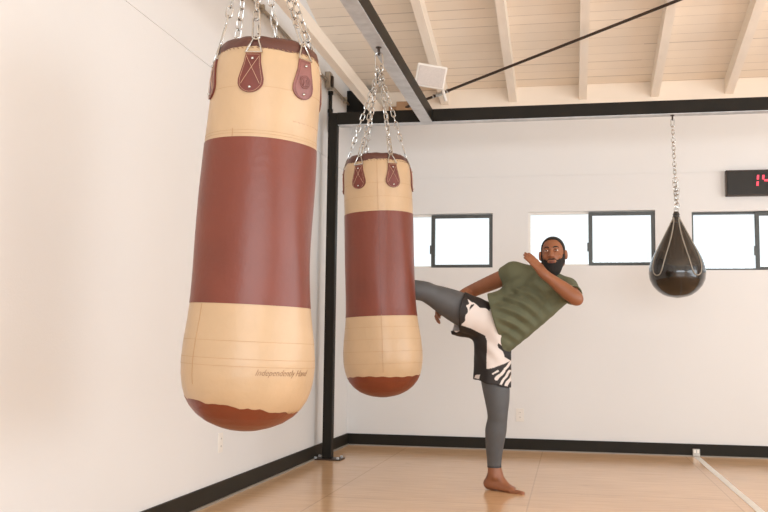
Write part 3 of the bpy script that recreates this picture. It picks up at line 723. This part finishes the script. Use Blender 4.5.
#PERSON_START
# ------------------------------------------------------------------ the man, grown as smooth implicit surfaces
VOX = .005
class Field:
    def __init__(s, lo, hi, vox=VOX):
        s.lo = np.array(lo, float); s.vox = vox
        s.n = np.ceil((np.array(hi)-s.lo)/vox).astype(int)+1
        s.d = np.full(s.n, 1.0, np.float32)
    def sub(s, lo, hi):
        a = np.maximum(0, np.floor((np.array(lo)-s.lo)/s.vox).astype(int)); b = np.minimum(s.n, np.ceil((np.array(hi)-s.lo)/s.vox).astype(int)+1)
        if np.any(b <= a): return None, None
        ax = [s.lo[i]+s.vox*np.arange(a[i], b[i]) for i in range(3)]
        g = np.stack(np.meshgrid(*ax, indexing='ij'), -1)
        return tuple(slice(a[i], b[i]) for i in range(3)), g
    def put(s, sl, v, k, mode='add'):
        o = s.d[sl]
        if mode == 'add':
            if k > 0: h = np.maximum(k-np.abs(o-v), 0)/k; r = np.minimum(o, v)-h*h*k*.25
            else: r = np.minimum(o, v)
        else:
            v = -v
            if k > 0: h = np.maximum(k-np.abs(o-v), 0)/k; r = np.maximum(o, v)+h*h*k*.25
            else: r = np.maximum(o, v)
        s.d[sl] = r
    def cap(s, a, b, ra, rb=None, k=.02, mode='add', flat=None):
        rb = ra if rb is None else rb; a = np.array(a, float); b = np.array(b, float); R = max(ra, rb)+.03+k
        sl, g = s.sub(np.minimum(a, b)-R, np.maximum(a, b)+R)
        if sl is None: return
        ba = b-a; L = ba@ba+1e-12; pa = g-a; t = np.clip((pa@ba)/L, 0, 1)
        q = pa - t[..., None]*ba
        if flat is not None:       # squash along a direction: flat=(dir, factor)
            n, f = flat; n = np.array(n, float); n /= np.linalg.norm(n); q = q + (q@n)[..., None]*n*(1/f-1)
            s.put(sl, (np.linalg.norm(q, axis=-1) - (ra+(rb-ra)*t))*min(1, f+.1), k, mode); return
        s.put(sl, np.linalg.norm(q, axis=-1) - (ra+(rb-ra)*t), k, mode)
    def ell(s, c, r, k=.02, mode='add', B=None):
        c = np.array(c, float); r = np.array(r, float); R = r.max()+.03+k
        sl, g = s.sub(c-R, c+R)
        if sl is None: return
        p = g-c
        if B is not None: p = p@B.T            # rows of B are the local axes
        k0 = np.linalg.norm(p/r, axis=-1); k1 = np.linalg.norm(p/(r*r), axis=-1)+1e-9
        s.put(sl, k0*(k0-1)/k1, k, mode)
    def chain(s, pts, rs, k=.02, kk=.02):
        # Catmull-Rom resampled so joints read as one tapering limb
        Q = [np.append(p, r) for p, r in zip(pts, rs)]; Q = [2*Q[0]-Q[1]] + Q + [2*Q[-1]-Q[-2]]; out = []
        for i in range(1, len(Q)-2):
            m = 6
            for j in range(m):
                t = j/m; a, b, c, d = Q[i-1], Q[i], Q[i+1], Q[i+2]
                out.append(.5*(2*b+(c-a)*t+(2*a-5*b+4*c-d)*t*t+(3*b-a-3*c+d)*t**3))
        out.append(Q[-2])
        for i in range(len(out)-1): s.cap(out[i][:3], out[i+1][:3], out[i][3], out[i+1][3], .0025 if i else kk)
    def grid(s):
        ax = [s.lo[i]+s.vox*np.arange(s.n[i]) for i in range(3)]
        return np.meshgrid(*ax, indexing='ij', sparse=True)
    def plane(s, p0, n):           # keep the side where n.(p-p0) <= 0
        n = np.array(n, float); n /= np.linalg.norm(n); X, Y, Z = s.grid()
        s.d = np.maximum(s.d, ((X-p0[0])*n[0]+(Y-p0[1])*n[1]+(Z-p0[2])*n[2]).astype(np.float32))
    def mesh(s):
        d = s.d; I = d < 0
        n = np.array(d.shape)-1
        cnt = np.zeros(n, np.int8)
        for i in (0,1):
            for j in (0,1):
                for k in (0,1): cnt += I[i:n[0]+i, j:n[1]+j, k:n[2]+k]
        act = (cnt > 0) & (cnt < 8)
        idx = np.argwhere(act); vid = np.full(n, -1, np.int32); vid[act] = np.arange(len(idx))
        acc = np.zeros((len(idx), 3)); w = np.zeros(len(idx))
        cor = [(i,j,k) for i in (0,1) for j in (0,1) for k in (0,1)]
        val = {c: d[idx[:,0]+c[0], idx[:,1]+c[1], idx[:,2]+c[2]] for c in cor}
        for a in cor:
            for ax in range(3):
                if a[ax] == 0:
                    b = list(a); b[ax] = 1; b = tuple(b); va, vb = val[a], val[b]
                    m = (va < 0) != (vb < 0); t = np.where(m, va/np.where(m, va-vb, 1), 0)
                    for q in range(3): acc[:, q] += np.where(m, a[q]+(t if q == ax else 0), 0)
                    w += m
        V = s.lo + s.vox*(idx+acc/w[:, None])
        F = []
        for ax in range(3):
            u, v = (ax+1) % 3, (ax+2) % 3
            sl0 = [slice(None)]*3; sl1 = [slice(None)]*3; sl0[ax] = slice(0, -1); sl1[ax] = slice(1, None)
            ch = I[tuple(sl0)] != I[tuple(sl1)]
            e = np.argwhere(ch); e = e[(e[:, u] > 0) & (e[:, v] > 0) & (e[:, u] < n[u]) & (e[:, v] < n[v])]
            fl = I[e[:,0], e[:,1], e[:,2]]
            def c(du, dv): q = e.copy(); q[:, u] -= du; q[:, v] -= dv; return vid[q[:,0], q[:,1], q[:,2]]
            Q = np.stack([c(1,1), c(0,1), c(0,0), c(1,0)], 1)
            Q[~fl] = Q[~fl][:, ::-1]; F.append(Q)
        return V, np.concatenate(F)
def sdf_obj(fld, name, mats, parent, color=None, relax=1):
    V, Fq = fld.mesh()
    ok = (Fq >= 0).all(1); Fq = Fq[ok]
    for _ in range(relax):       # light smoothing
        s_ = np.zeros_like(V); c_ = np.zeros(len(V))
        for a, b in ((0,1),(1,2),(2,3),(3,0)):
            np.add.at(s_, Fq[:, a], V[Fq[:, b]]); np.add.at(c_, Fq[:, a], 1)
            np.add.at(s_, Fq[:, b], V[Fq[:, a]]); np.add.at(c_, Fq[:, b], 1)
        V = V*.5 + .5*s_/np.maximum(c_, 1)[:, None]
    inv = np.array(parent.matrix_world.inverted()); Vl = V@inv[:3,:3].T + inv[:3,3]
    me = bpy.data.meshes.new(name); me.from_pydata(Vl.tolist(), [], Fq.tolist())
    me.polygons.foreach_set('use_smooth', [True]*len(me.polygons))
    for m in (mats if isinstance(mats, list) else [mats]): me.materials.append(m)
    if color is not None:
        at = me.color_attributes.new('print', 'FLOAT_COLOR', 'POINT')
        c = color(V); at.data.foreach_set('color', np.concatenate([c, np.ones((len(c),1))], 1).ravel())
    o = bpy.data.objects.new(name, me); COL.objects.link(o); o.parent = parent
    return o, V
man = thing('man', 'barefoot bearded man in olive t-shirt and black and white shorts mid-kick against a punching bag', 'person', (-.45, 6.2, 0))
man.name = 'person'
A = lambda x, y, Y: P(x, y, Y)
# --- skeleton
hipL, kneeL, ankL = A(493,342,6.2), A(497.5,412,6.16), A(494.3,467,6.22)
hipR, kneeR, ankR = A(478,318,6.13), A(423,291,5.90), A(366,285,5.785)
pel, waist, chest, neck = A(487,326,6.17), A(508,311,6.17), A(535,295,6.18), A(547.5,280,6.19)
RS, RE, RW = A(513,273.5,6.21), A(471,291.5,6.36), A(448,306,6.20)
LS, LE, LW = A(567,289,6.15), A(576,298.5,5.93), A(543.5,273.5,5.92)
def unit(v): v = np.array(v, float); return v/np.linalg.norm(v)
LEG_L = [(hipL,.098), (A(495,372,6.18),.097), (A(496,387,6.17),.088), (A(497.2,400,6.165),.078), (kneeL+[0,.004,0],.066), (A(497.3,420,6.175),.063), (A(495.8,431,6.185),.0675), (A(494.6,447,6.20),.056), (A(494.3,459,6.215),.047), (ankL,.0435)]
LEG_R = [(hipR,.100), (A(461,309,6.06),.104), (A(445,301,6.0),.087), (A(433,295.3,5.95),.069), (kneeR,.063), (A(405,289,5.86),.062), (A(392,288,5.83),.058), (A(378,286,5.80),.045), (ankR,.038)]
# --- head frame
HC = A(553,254.5,6.14)
ez = unit((-.05, 0, 1)); ef = unit((-.10,-1,-.03)); ef = unit(ef - ez*(ef@ez)); ex = np.cross(ez, ef)*-1
ex = np.cross(ef, ez)
if ex[0] < 0: ex = -ex
HB = np.stack([ex, ef, ez])
def Hd(x, y, z): return HC + x*ex + y*ef + z*ez
def hell(f, c, r, k=.02, mode='add'): f.ell(Hd(*c), r, k, mode, HB)
CR_C, CR_R = (0,-.018,.032), (.073,.096,.082)
def hand(f, wr, h, pn, s, scale=1, curl=.5, k=.006, thumb_out=.9, spread=.10, nails=None):
    """wr wrist, h towards fingers, pn palm-facing normal, s towards the thumb side"""
    h = unit(h); s = unit(s - h*(np.array(s)@h)); pn = unit(np.cross(h, s))*np.sign(np.cross(h, s)@np.array(pn))
    c = scale
    f.cap(wr-h*.02, wr+h*.012*c, .026*c, .027*c, .02)
    offs = [.030, .010, -.010, -.028]; lens = [.074, .082, .076, .060]
    for i, (o, L) in enumerate(zip(offs, lens)):
        base = wr + h*(.090 - .004*abs(i-1))*c + s*o*c
        f.cap(wr+h*.012*c+s*o*.55*c, base, .0145*c, .0118*c, .016)
        d = unit(h + s*o*spread*8); p = base; ang = curl*.55
        for q, fr in enumerate((.45,.31,.24)):
            d2 = unit(d*math.cos(ang) + pn*math.sin(ang)); nx = p + d2*L*fr*c
            f.cap(p, nx, (.0100-.0009*q)*c, (.0092-.0009*q)*c, .004)
            p = nx; d = d2; ang = curl*(.8 if q == 0 else .6); 
        if nails is not None: nails.append((p, d, pn))
    b = wr + h*.022*c + s*.018*c; m = b + unit(h*.62+s*thumb_out+pn*.35)*.042*c; e = m + unit(h*.85+s*.45+pn*.3)*.032*c; e2 = e + unit(h*.95+s*.15+pn*.3)*.026*c
    f.cap(b, m, .017*c, .0125*c, .014); f.cap(m, e, .012*c, .0105*c, .005); f.cap(e, e2, .0105*c, .0088*c, .004)
def foot(f, ank, fwd, down, side, k=.02):
    """ank ankle joint; fwd toe direction; down sole normal; side towards the big toe"""
    fwd, down, side = unit(fwd), unit(down), unit(side)
    heel = ank + down*.055 - fwd*.045
    ball = ank + down*.083 + fwd*.125
    f.cap(ank - down*.01, heel, .040, .034, .03); f.cap(ank, ank+down*.06-fwd*.02, .038, .034, .02)
    f.cap(ank+fwd*.006+down*.006, ank+fwd*.09+down*.070, .036, .022, .03)
    for o, r in ((.022,.020), (0,.020), (-.022,.018)): f.cap(heel+down*.008+side*o*.5, ball+side*o*1.3-down*.0, .026, r*.95, .02)
    f.cap(ank+side*.03+down*.006, ank+side*.036+down*.012, .011, .010, .02); f.cap(ank-side*.03+down*.012, ank-side*.036+down*.018, .011, .010, .02)
    for i, (o, L, r) in enumerate(((.034,.076,.0160), (.013,.070,.0115), (-.004,.053,.0104), (-.020,.044,.0098), (-.035,.034,.0092))):
        b = ball + side*o + down*(.017-(r-.0098)) - fwd*(.004*i); m = b + fwd*L*.55 - down*.001; e = b + fwd*L + down*(.003)
        f.cap(b, m, r*1.05, r*.95, .010); f.cap(m, e, r*.95, r, .004)
def plane_px(a, b, Y, keep):      # vertical-ish cutting plane through two image points, keeping the side of a third
    p, q, k = A(*a, Y), A(*b, Y), A(*keep, Y); d = q-p; n = np.cross(d, [0,1,0]); n /= np.linalg.norm(n)
    if n@(k-p) > 0: n = -n
    return p, n
lo, hi = (-1.36, 5.62, -.01), (.20, 6.52, 1.74)
# ---------------- solid of the shorts
ALL = tuple([slice(None)]*3)
def pval(fl, p0, n):
    X, Y, Z = fl.grid(); return ((X-p0[0])*n[0]+(Y-p0[1])*n[1]+(Z-p0[2])*n[2]).astype(np.float32)
def shorts_solid(lo, hi, vox=VOX):
    f = Field(lo, hi, vox)
    f.chain([A(490,322,6.165), A(474,316.5,6.12), A(452,308,6.03)], [.116,.124,.126], .02)
    U = f.d.copy()
    p1, n1 = plane_px((466.5,290), (460.5,327), 6.08, (490,320)); f.plane(p1, n1)
    g2 = Field(lo, hi, vox); g2.chain([A(478,328,6.18), A(450,321,6.13)], [.075,.086], .03)
    p_, n_ = plane_px((453.5,318), (450.0,336), 6.08, (490,320)); g2.plane(p_, n_)
    p_, n_ = plane_px((440,314), (480,331), 6.08, (460,340)); g2.plane(p_, n_)
    f.put(ALL, g2.d, .02)
    g2 = Field(lo, hi, vox)
    g2.chain([A(492,328,6.17), A(493,352,6.18), A(492.3,388,6.18)], [.125,.117,.121], .03)
    g2.cap(A(486,345,6.15), A(486,374,6.17), .066, .070, .03); g2.cap(A(486,374,6.17), A(484.5,390,6.17), .070, .084, .02)
    U = np.minimum(U, g2.d)
    p2, n2 = plane_px((472,378.5), (512,388.5), 6.18, (492,340)); g2.plane(p2, n2)
    f.put(ALL, g2.d, .035)
    return f, U, (p1, n1), (p2, n2)
shorts_f, SU, pl1, pl2 = shorts_solid(lo, hi)
def under_shorts(fl, pl, m=.016):      # skin and leggings stay beneath the cloth
    keep = SU + m
    if pl is not None: keep = np.minimum(keep, -pval(fl, *pl))
    fl.d = np.maximum(fl.d, np.where(SU < .5, keep, -1).astype(np.float32)) if pl is not None else np.maximum(fl.d, keep)
def leg_fields(dr):
    a = Field(lo, hi); a.chain([p for p, r in LEG_L], [r-(dr if i < 8 else dr*.33) for i, (p, r) in enumerate(LEG_L)], .015); under_shorts(a, pl2)
    b = Field(lo, hi); b.chain([p for p, r in LEG_R], [r-dr for p, r in LEG_R], .015)
    return a, b
# ---------------- solid of the shirt (hollowed further down)
f = Field(lo, hi)
f.chain([A(522,285,6.19), A(505,303,6.16), A(476,311,6.12)], [.088,.092,.100], .03)
f.chain([A(559,296,6.16), A(530,319,6.15), A(493,347,6.16)], [.068,.080,.092], .03)
f.chain([A(541,289,6.17), A(522,308,6.15), A(480,326,6.14)], [.112,.124,.135], .04)
f.cap(A(514,273,6.21), A(545,277,6.20), .072, .06, .03); f.cap(A(545,277,6.20), A(567,288,6.16), .06, .066, .03)
p_, n_ = plane_px((487.0,292), (505.5,357), 6.16, (540,300)); f.plane(p_, n_)
# sleeves
g2 = Field(lo, hi); sd = unit(RE-RS); g2.cap(RS, RS+sd*.2, .071, .067, 0); g2.plane(RS+sd*.068, sd); f.put(tuple([slice(None)]*3), g2.d, .03)
g2 = Field(lo, hi); sd2 = unit(LE-LS); g2.cap(LS, LS+sd2*.2, .067, .062, 0); g2.plane(LS+sd2*.15, sd2); f.put(tuple([slice(None)]*3), g2.d, .03)
shirt_f = f
# ---------------- body (skin): one continuous surface
f = Field(lo, hi)
f.chain([pel, waist, chest], [.10,.095,.105], .04, .04)
sh = unit(LS-RS)
f.cap(chest-sh*.09, chest+sh*.09, .09, .09, .04)
f.cap(RS+sh*.03, LS-sh*.03, .055, .055, .04)
f.d = np.maximum(f.d, shirt_f.d+.012)
la, lb = leg_fields(.006); under_shorts(lb, pl1)
f.put(ALL, la.d, .01); f.put(ALL, lb.d, .01)
f.cap(hipR, hipL, .085, .085, .03)
f.chain([neck-[0,0,.03], neck+[.01,-.01,.035], Hd(0,-.03,-.05)], [.066,.057,.056], .03, .04)
f.chain([RS, RS*.55+RE*.45, RE, RE*.7+RW*.3, RW], [.054,.052,.043,.044,.028], .015, .03)
f.chain([LS, LS*.5+LE*.5, LE, LE*.7+LW*.3, LE*.35+LW*.65, LW], [.052,.050,.043,.0455,.036,.0265], .015, .03)
f.cap(LE, LE+unit(LE-LW)*.012+unit(LE-LS)*.008, .036, .026, .02)
# hands
hL = unit(A(525,251.5,5.95)-LW)
hand(f, LW+hL*.01, hL, (-.7,.2,-.6), (.42,.75,.40), 1.0, .16, spread=.16)
hR = unit(A(435.5,314.5,6.13)-RW)
hand(f, RW+hR*.004, hR, (.5,.4,-.7), (-.3,-.9,.2), 1.1, 1.1)
# feet
foot(f, A(495.2,474.5,6.22), A(516,478.5,6.155)*[1,1,0]-A(494.3,474.5,6.22)*[1,1,0], (0,0,-1), unit((-.1,-1,0)))
foot(f, ankR+unit(ankR-kneeR)*.02, unit((-.45,.12,.9)), unit((-.85,-.2,-.45)), unit((0,-1,.15)))
# head
hell(f, CR_C, CR_R, .02)
hell(f, (0,.016,-.036), (.0575,.070,.070), .03)
hell(f, (0,-.02,-.02), (.066,.06,.06), .03)
f.cap(Hd(-.012,.060,-.094), Hd(.012,.060,-.094), .021, .021, .03)
for sx in (-1, 1):
    f.cap(Hd(sx*.050,-.005,-.055), Hd(sx*.018,.055,-.090), .020, .018, .025)
    f.cap(Hd(sx*.012,.078,.036), Hd(sx*.044,.064,.034), .0105, .009, .014)
    hell(f, (sx*.043,.055,-.018), (.018,.018,.014), .02)
for sx in (-1, 1): hell(f, (sx*.0315,.091,.019), (.0165,.016,.0115), .010, 'sub')
f.cap(Hd(0,.076,.030), Hd(0,.100,-.014), .0085, .0135, .010)
for sx in (-1, 1): hell(f, (sx*.0135,.090,-.020), (.0100,.011,.0085), .006)
f.cap(Hd(-.017,.078,-.052), Hd(.017,.078,-.052), .013, .013, .012)
for sx in (-1, 1):
    hell(f, (sx*.082,-.004,-.006), (.0125,.019,.031), .006)
    hell(f, (sx*.093,.004,-.004), (.006,.010,.018), .004, 'sub')
body, _ = sdf_obj(f, 'body', MT['skin'], man, relax=0)
# face parts
for sx in (-1, 1):
    mb = MB(); mb.sphere(Hd(sx*.0315,.0715,.019), .0125, 20); ey = wpart(mb, 'eye', MT['eyew'], man, smooth=True)
    mb = MB(); g = unit(ef*1.0 + ex*(-.10) + ez*.02); c = Hd(sx*.0315,.0715,.019)+g*.0078; mb.sphere(c, .0064, 14)
    o = mb.build('iris', MT['iris'], ey, smooth=True); o.data.transform(man.matrix_world.inverted())
    mb = MB(); mb.tube([Hd(sx*.012,.088,.036), Hd(sx*.024,.0855,.0415), Hd(sx*.036,.079,.0420), Hd(sx*.049,.068,.035)], [.0028,.0038,.0036,.0018], 8)
    wpart(mb, 'eyebrow', MT['hair'], man, smooth=True)
    mb = MB(); mb.tube([Hd(sx*.0315+q*.0150, .0815-.007*q*q, .0262-.005*q*q) for q in (-1,-.6,-.2,.2,.6,1)], [.002,.0046,.0054,.0054,.0046,.002], 8)
    wpart(mb, 'eyelid', MT['skin'], man, smooth=True)
    mb = MB(); mb.tube([Hd(sx*.0315+q*.0150, .0800-.007*q*q, .0115+.004*q*q) for q in (-1,-.6,-.2,.2,.6,1)], [.002,.0040,.0048,.0048,.0040,.002], 8)
    wpart(mb, 'eyelid', MT['skin'], man, smooth=True)
mb = MB(); mb.tube([Hd(-.023,.0855,-.053), Hd(-.012,.0915,-.0505), Hd(0,.0925,-.0515), Hd(.012,.0915,-.0505), Hd(.023,.0855,-.053)], [.001,.0038,.0040,.0038,.001], 8)
mb.tube([Hd(-.021,.0855,-.0565), Hd(-.011,.091,-.0585), Hd(0,.092,-.059), Hd(.011,.091,-.0585), Hd(.021,.0855,-.0565)], [.001,.0045,.0052,.0045,.001], 8)
wpart(mb, 'lips', MT['lips'], man, smooth=True)
# hair and beard
hlo, hhi = HC-.17, HC+.17
f = Field(hlo, hhi, .003)
hell(f, CR_C, np.array(CR_R)+.0045, 0)
X, Y_, Z = f.grid(); px_, py_, pz_ = X-HC[0], Y_-HC[1], Z-HC[2]
lx = px_*ex[0]+py_*ex[1]+pz_*ex[2]; ly = px_*ef[0]+py_*ef[1]+pz_*ef[2]; lz = px_*ez[0]+py_*ez[1]+pz_*ez[2]
def sst(a, b, v): t = np.clip((v-a)/(b-a), 0, 1); return t*t*(3-2*t)
hl = .032 + .060*sst(.012, .045, ly) - .065*sst(-.01,-.05, ly) - .010*sst(.03,.06,np.abs(lx))
f.d = np.maximum(f.d, (hl-lz)*.8)
sdf_obj(f, 'hair', MT['hair'], man, relax=1)
f = Field(hlo, hhi, .003)
hell(f, (0,.018,-.052), (.0665,.073,.070), 0)
hell(f, (0,.040,-.100), (.050,.052,.046), .02)
for sx in (-1, 1): f.cap(Hd(sx*.064,.012,.014), Hd(sx*.060,.016,-.05), .0115, .016, .012)
edge = -.030 + .026*sst(.044,.062, np.abs(lx)) - .013*np.exp(-((np.abs(lx)-.034)/.012)**2)
f.d = np.maximum(f.d, np.where(ly > -.02, lz-edge, 1.0)*.9)
f.d = np.maximum(f.d, (-.028-ly))
for sx in (-1, 1): f.cap(Hd(sx*.068,.004,.026), Hd(sx*.066,.008,-.02), .008, .010, .008)
hell(f, (0,.100,-.0545), (.0215,.028,.0095), .005, 'sub')
hell(f, (0,.105,-.018), (.024,.03,.017), .005, 'sub')
sdf_obj(f, 'beard', MT['hair'], man, relax=1)
# ---------------- leggings
f, lb = leg_fields(0)
f.d = np.maximum(f.d, (A(494.3,466,6.22)[2] - f.grid()[2]).astype(np.float32))
lb.plane(ankR-unit(ankR-kneeR)*.02, ankR-kneeR); under_shorts(lb, pl1)
f.put(ALL, lb.d, .01)
f.cap(hipR, hipL, .092, .092, .02)
sdf_obj(f, 'leggings', MT['legging'], man, relax=1)
mb = MB()
axp = [A(494.3,467.3,6.22), A(494.3,465.6,6.22)]
mb.tube([axp[0], axp[0]*.5+axp[1]*.5, axp[1]], [.0452,.0462,.0466], 28); wpart(mb, 'leggings_hem', MT['leghem'], man, smooth=True)
# ---------------- shorts
slo, shi = (-.86,5.80,.66), (-.22,6.42,1.30)
f, U_, _1, _2 = shorts_solid(slo, shi, .0033)
X, Y_, Z = f.grid()
f.d = f.d + (.0035*np.sin(52*X+20*Z+3*np.sin(14*Z))*np.sin(30*Y_+9*X)).astype(np.float32)
inner = f.d + .011
# hollow legs: reopen the inner volume along the leg openings
cut = Field(slo, shi, .0033)
cut.chain([A(474,315.5,6.12), A(440,302,6.0)], [.110,.114], .02); cut.chain([A(461,323,6.12), A(440,318,6.08)], [.062,.078], .03)
c2_ = Field(slo, shi, .0033); c2_.chain([A(493,352,6.18), A(492.3,400,6.18)], [.107,.111], .03); c2_.cap(A(486,345,6.15), A(485.5,376,6.17), .055, .060, .03); c2_.cap(A(485.5,376,6.17), A(484.5,400,6.17), .06, .072, .03)
cut.put(tuple([slice(None)]*3), c2_.d, .02)
f.d = np.maximum(f.d, -cut.d)
def inpoly(px, py, poly):
    r = np.zeros(len(px), bool); n = len(poly)
    for i in range(n):
        x0, y0 = poly[i]; x1, y1 = poly[(i+1) % n]
        c = (y0 > py) != (y1 > py); xx = x0+(py-y0)*(x1-x0)/((y1-y0) if y1 != y0 else 1e-9); r ^= c & (px < xx)
    return r
def dist_lines(px, py, pts):
    d = np.full(len(px), 1e9)
    for (x0,y0),(x1,y1) in zip(pts[:-1], pts[1:]):
        L = (x1-x0)**2+(y1-y0)**2; t = np.clip(((px-x0)*(x1-x0)+(py-y0)*(y1-y0))/L, 0, 1)
        d = np.minimum(d, np.hypot(px-x0-t*(x1-x0), py-y0-t*(y1-y0)))
    return d
def print_color(V):
    px, py = proj(V); w = .9*np.sin(px*.55+py*.3)+.7*np.sin(py*.6-px*.35)
    k = inpoly(px, py, [(447,324),(459,325),(471,328.5),(485,335.6),(487,341),(486.6,369),(493,368),(505,363.5),(516,358),(516,396),(470,388),(468,374),(476,372),(476.7,351),(471,337),(460,336),(446,338)]) if 0 else inpoly(px, py, [(447,320),(459,324.5),(471,328.5),(485,335.6),(487,341),(486.6,369),(493,368),(505,363.5),(516,358),(516,396),(465,388),(465,340),(446,340)])
    k |= inpoly(px+w, py+w, [(456,286),(470,290),(484,297),(494,304),(489,310.5),(478,306),(473,302),(468.5,300),(468,305),(466,312),(464.5,320),(461,326),(458,326)])
    k |= inpoly(px+w*1.6, py+w, [(498,343),(504,347),(512,350),(514,362),(506,358),(501,351)])
    k |= inpoly(px+w*.8, py+w*.5, [(470,304),(474,303.5),(472,308),(469,311)])
    for x0, y0, x1, y1, t in ((496,379,504,371,1.5), (501,384,510,371,1.2), (505,386.5,512,376,1.6), (505,369,511,362,1.4), (493,374,498,371,.9)):
        k &= ~(dist_lines(px+w*.5, py, [(x0,y0),(x1,y1)]) < t)
    k &= ~inpoly(px, py, [(452.5,322),(458.5,325),(459.5,331),(456,332.5),(453,330)])
    k &= ~inpoly(px, py, [(475.5,375),(480,374.5),(479,380),(474,379)])
    hem = dist_lines(px, py, [(473,379),(512,389)]) < 1.3
    k |= hem
    c = np.empty((len(V), 3)); c[:] = lin((222,211,204))[:3]; c[k] = lin((34,28,26))[:3]
    return c
ms = bpy.data.materials.new('printed_shorts'); ms.use_nodes = True; nt = ms.node_tree; b = nt.nodes['Principled BSDF']; b.inputs['Roughness'].default_value = .65
at = nt.nodes.new('ShaderNodeAttribute'); at.attribute_name = 'print'; nt.links.new(at.outputs['Color'], b.inputs['Base Color'])
ns = nt.nodes.new('ShaderNodeTexNoise'); ns.inputs['Scale'].default_value = 150; bp = nt.nodes.new('ShaderNodeBump'); bp.inputs['Strength'].default_value = .08; bp.inputs['Distance'].default_value = .005
nt.links.new(ns.outputs['Fac'], bp.inputs['Height']); nt.links.new(bp.outputs[0], b.inputs['Normal'])
so, _ = sdf_obj(f, 'shorts', ms, man, color=print_color, relax=1)
# ---------------- shirt
f = shirt_f
X, Y_, Z = f.grid()
wt = np.clip((.04 - X)/.22, 0, 1)*np.clip((1.44-Z)/.14, 0, 1)*np.clip((6.13-Y_)/.06, .12, 1)
cx, cz = A(575,262,6.16)[[0,2]]
hp, hn = plane_px((487.0,292), (505.5,357), 6.16, (540,300)); hd = -((X-hp[0])*hn[0]+(Y_-hp[1])*hn[1]+(Z-hp[2])*hn[2]); wt = wt*np.clip(hd/.07-.1, 0, 1)
rad_ = np.sqrt((X-cx)**2+(Z-cz)**2); angl = np.arctan2(Z-cz, X-cx)
fold = np.sin(95*rad_ + 2.2*np.sin(3.1*angl+.5) + 4*Y_) * (.6+.4*np.sin(5*angl+7*rad_))
u_ = .52*X+.85*Z
fold2 = np.sin(88*u_ + 2.5*np.sin(9*(X-.5*Z))); fold2 = fold2*np.abs(fold2)**.3 - .3
f.d = (f.d + wt*(.0140*fold2*(.65+.35*np.sin(11*X-6*Z)) + .0035*fold) + .0012*np.sin(40*X+25*Z)*np.sin(33*Z-12*X)).astype(np.float32)
# neck opening
f.cap(neck+[.004,-.01,.03], neck+[.012,-.02,.13], .056, .075, .01, 'sub')
# hollow behind the hem and inside the sleeves
f.cap(A(478,320,6.15), A(498,321,6.15), .10, .085, .02, 'sub'); f.cap(A(488,343,6.16), A(502,337,6.16), .06, .05, .02, 'sub')
f.cap(RS+sd*.2, RS+sd*.045, .060, .056, .005, 'sub'); f.cap(LS+sd2*.25, LS+sd2*.10, .056, .052, .005, 'sub')
sdf_obj(f, 't_shirt', MT['shirt'], man, relax=1)
mb = MB(); rg = []
for q in range(28):
    a = 2*PI*q/28; rg.append(neck+np.array([.006,-.012,.038]) + ex*.062*math.cos(a) + ef*.062*math.sin(a) + np.array([0,0,-.018])*math.sin(a))
mb.tube(rg, .006, 8, closed=True); wpart(mb, 'neckline', MT['shirt'], man, smooth=True)
#PERSON_END
# ------------------------------------------------------------------ light
w = bpy.data.worlds.new('world'); S.world = w; w.use_nodes = True
nt = w.node_tree; bg = nt.nodes['Background']; bg.inputs[0].default_value = (.92,.965,1.0,1); bg.inputs[1].default_value = 1.30
def area(name, loc, rot, sx, sy, power, col=(.90,.955,1.0)):
    l = bpy.data.lights.new(name, 'AREA'); l.shape = 'RECTANGLE'; l.size = sx; l.size_y = sy; l.energy = power; l.color = col
    o = bpy.data.objects.new(name, l); COL.objects.link(o); o.location = loc; o.rotation_euler = rot; return o
# daylight stand-ins: added area lamps outside unseen openings, tilted up to brighten the ceiling
area('front_daylight_fill', (1.9, YF-.3, 1.7), (R1(130), 0, 0), 6.4, 3.2, 350)
area('door_daylight_fill', (XR+.3, 2.6, 1.65), (R1(130), 0, R1(90)), 7.4, 3.2, 310)
vs_ = S.view_settings; vs_.view_transform = 'Standard'; vs_.look = 'None'; vs_.exposure = .06; vs_.gamma = 1; vs_.use_curve_mapping = False
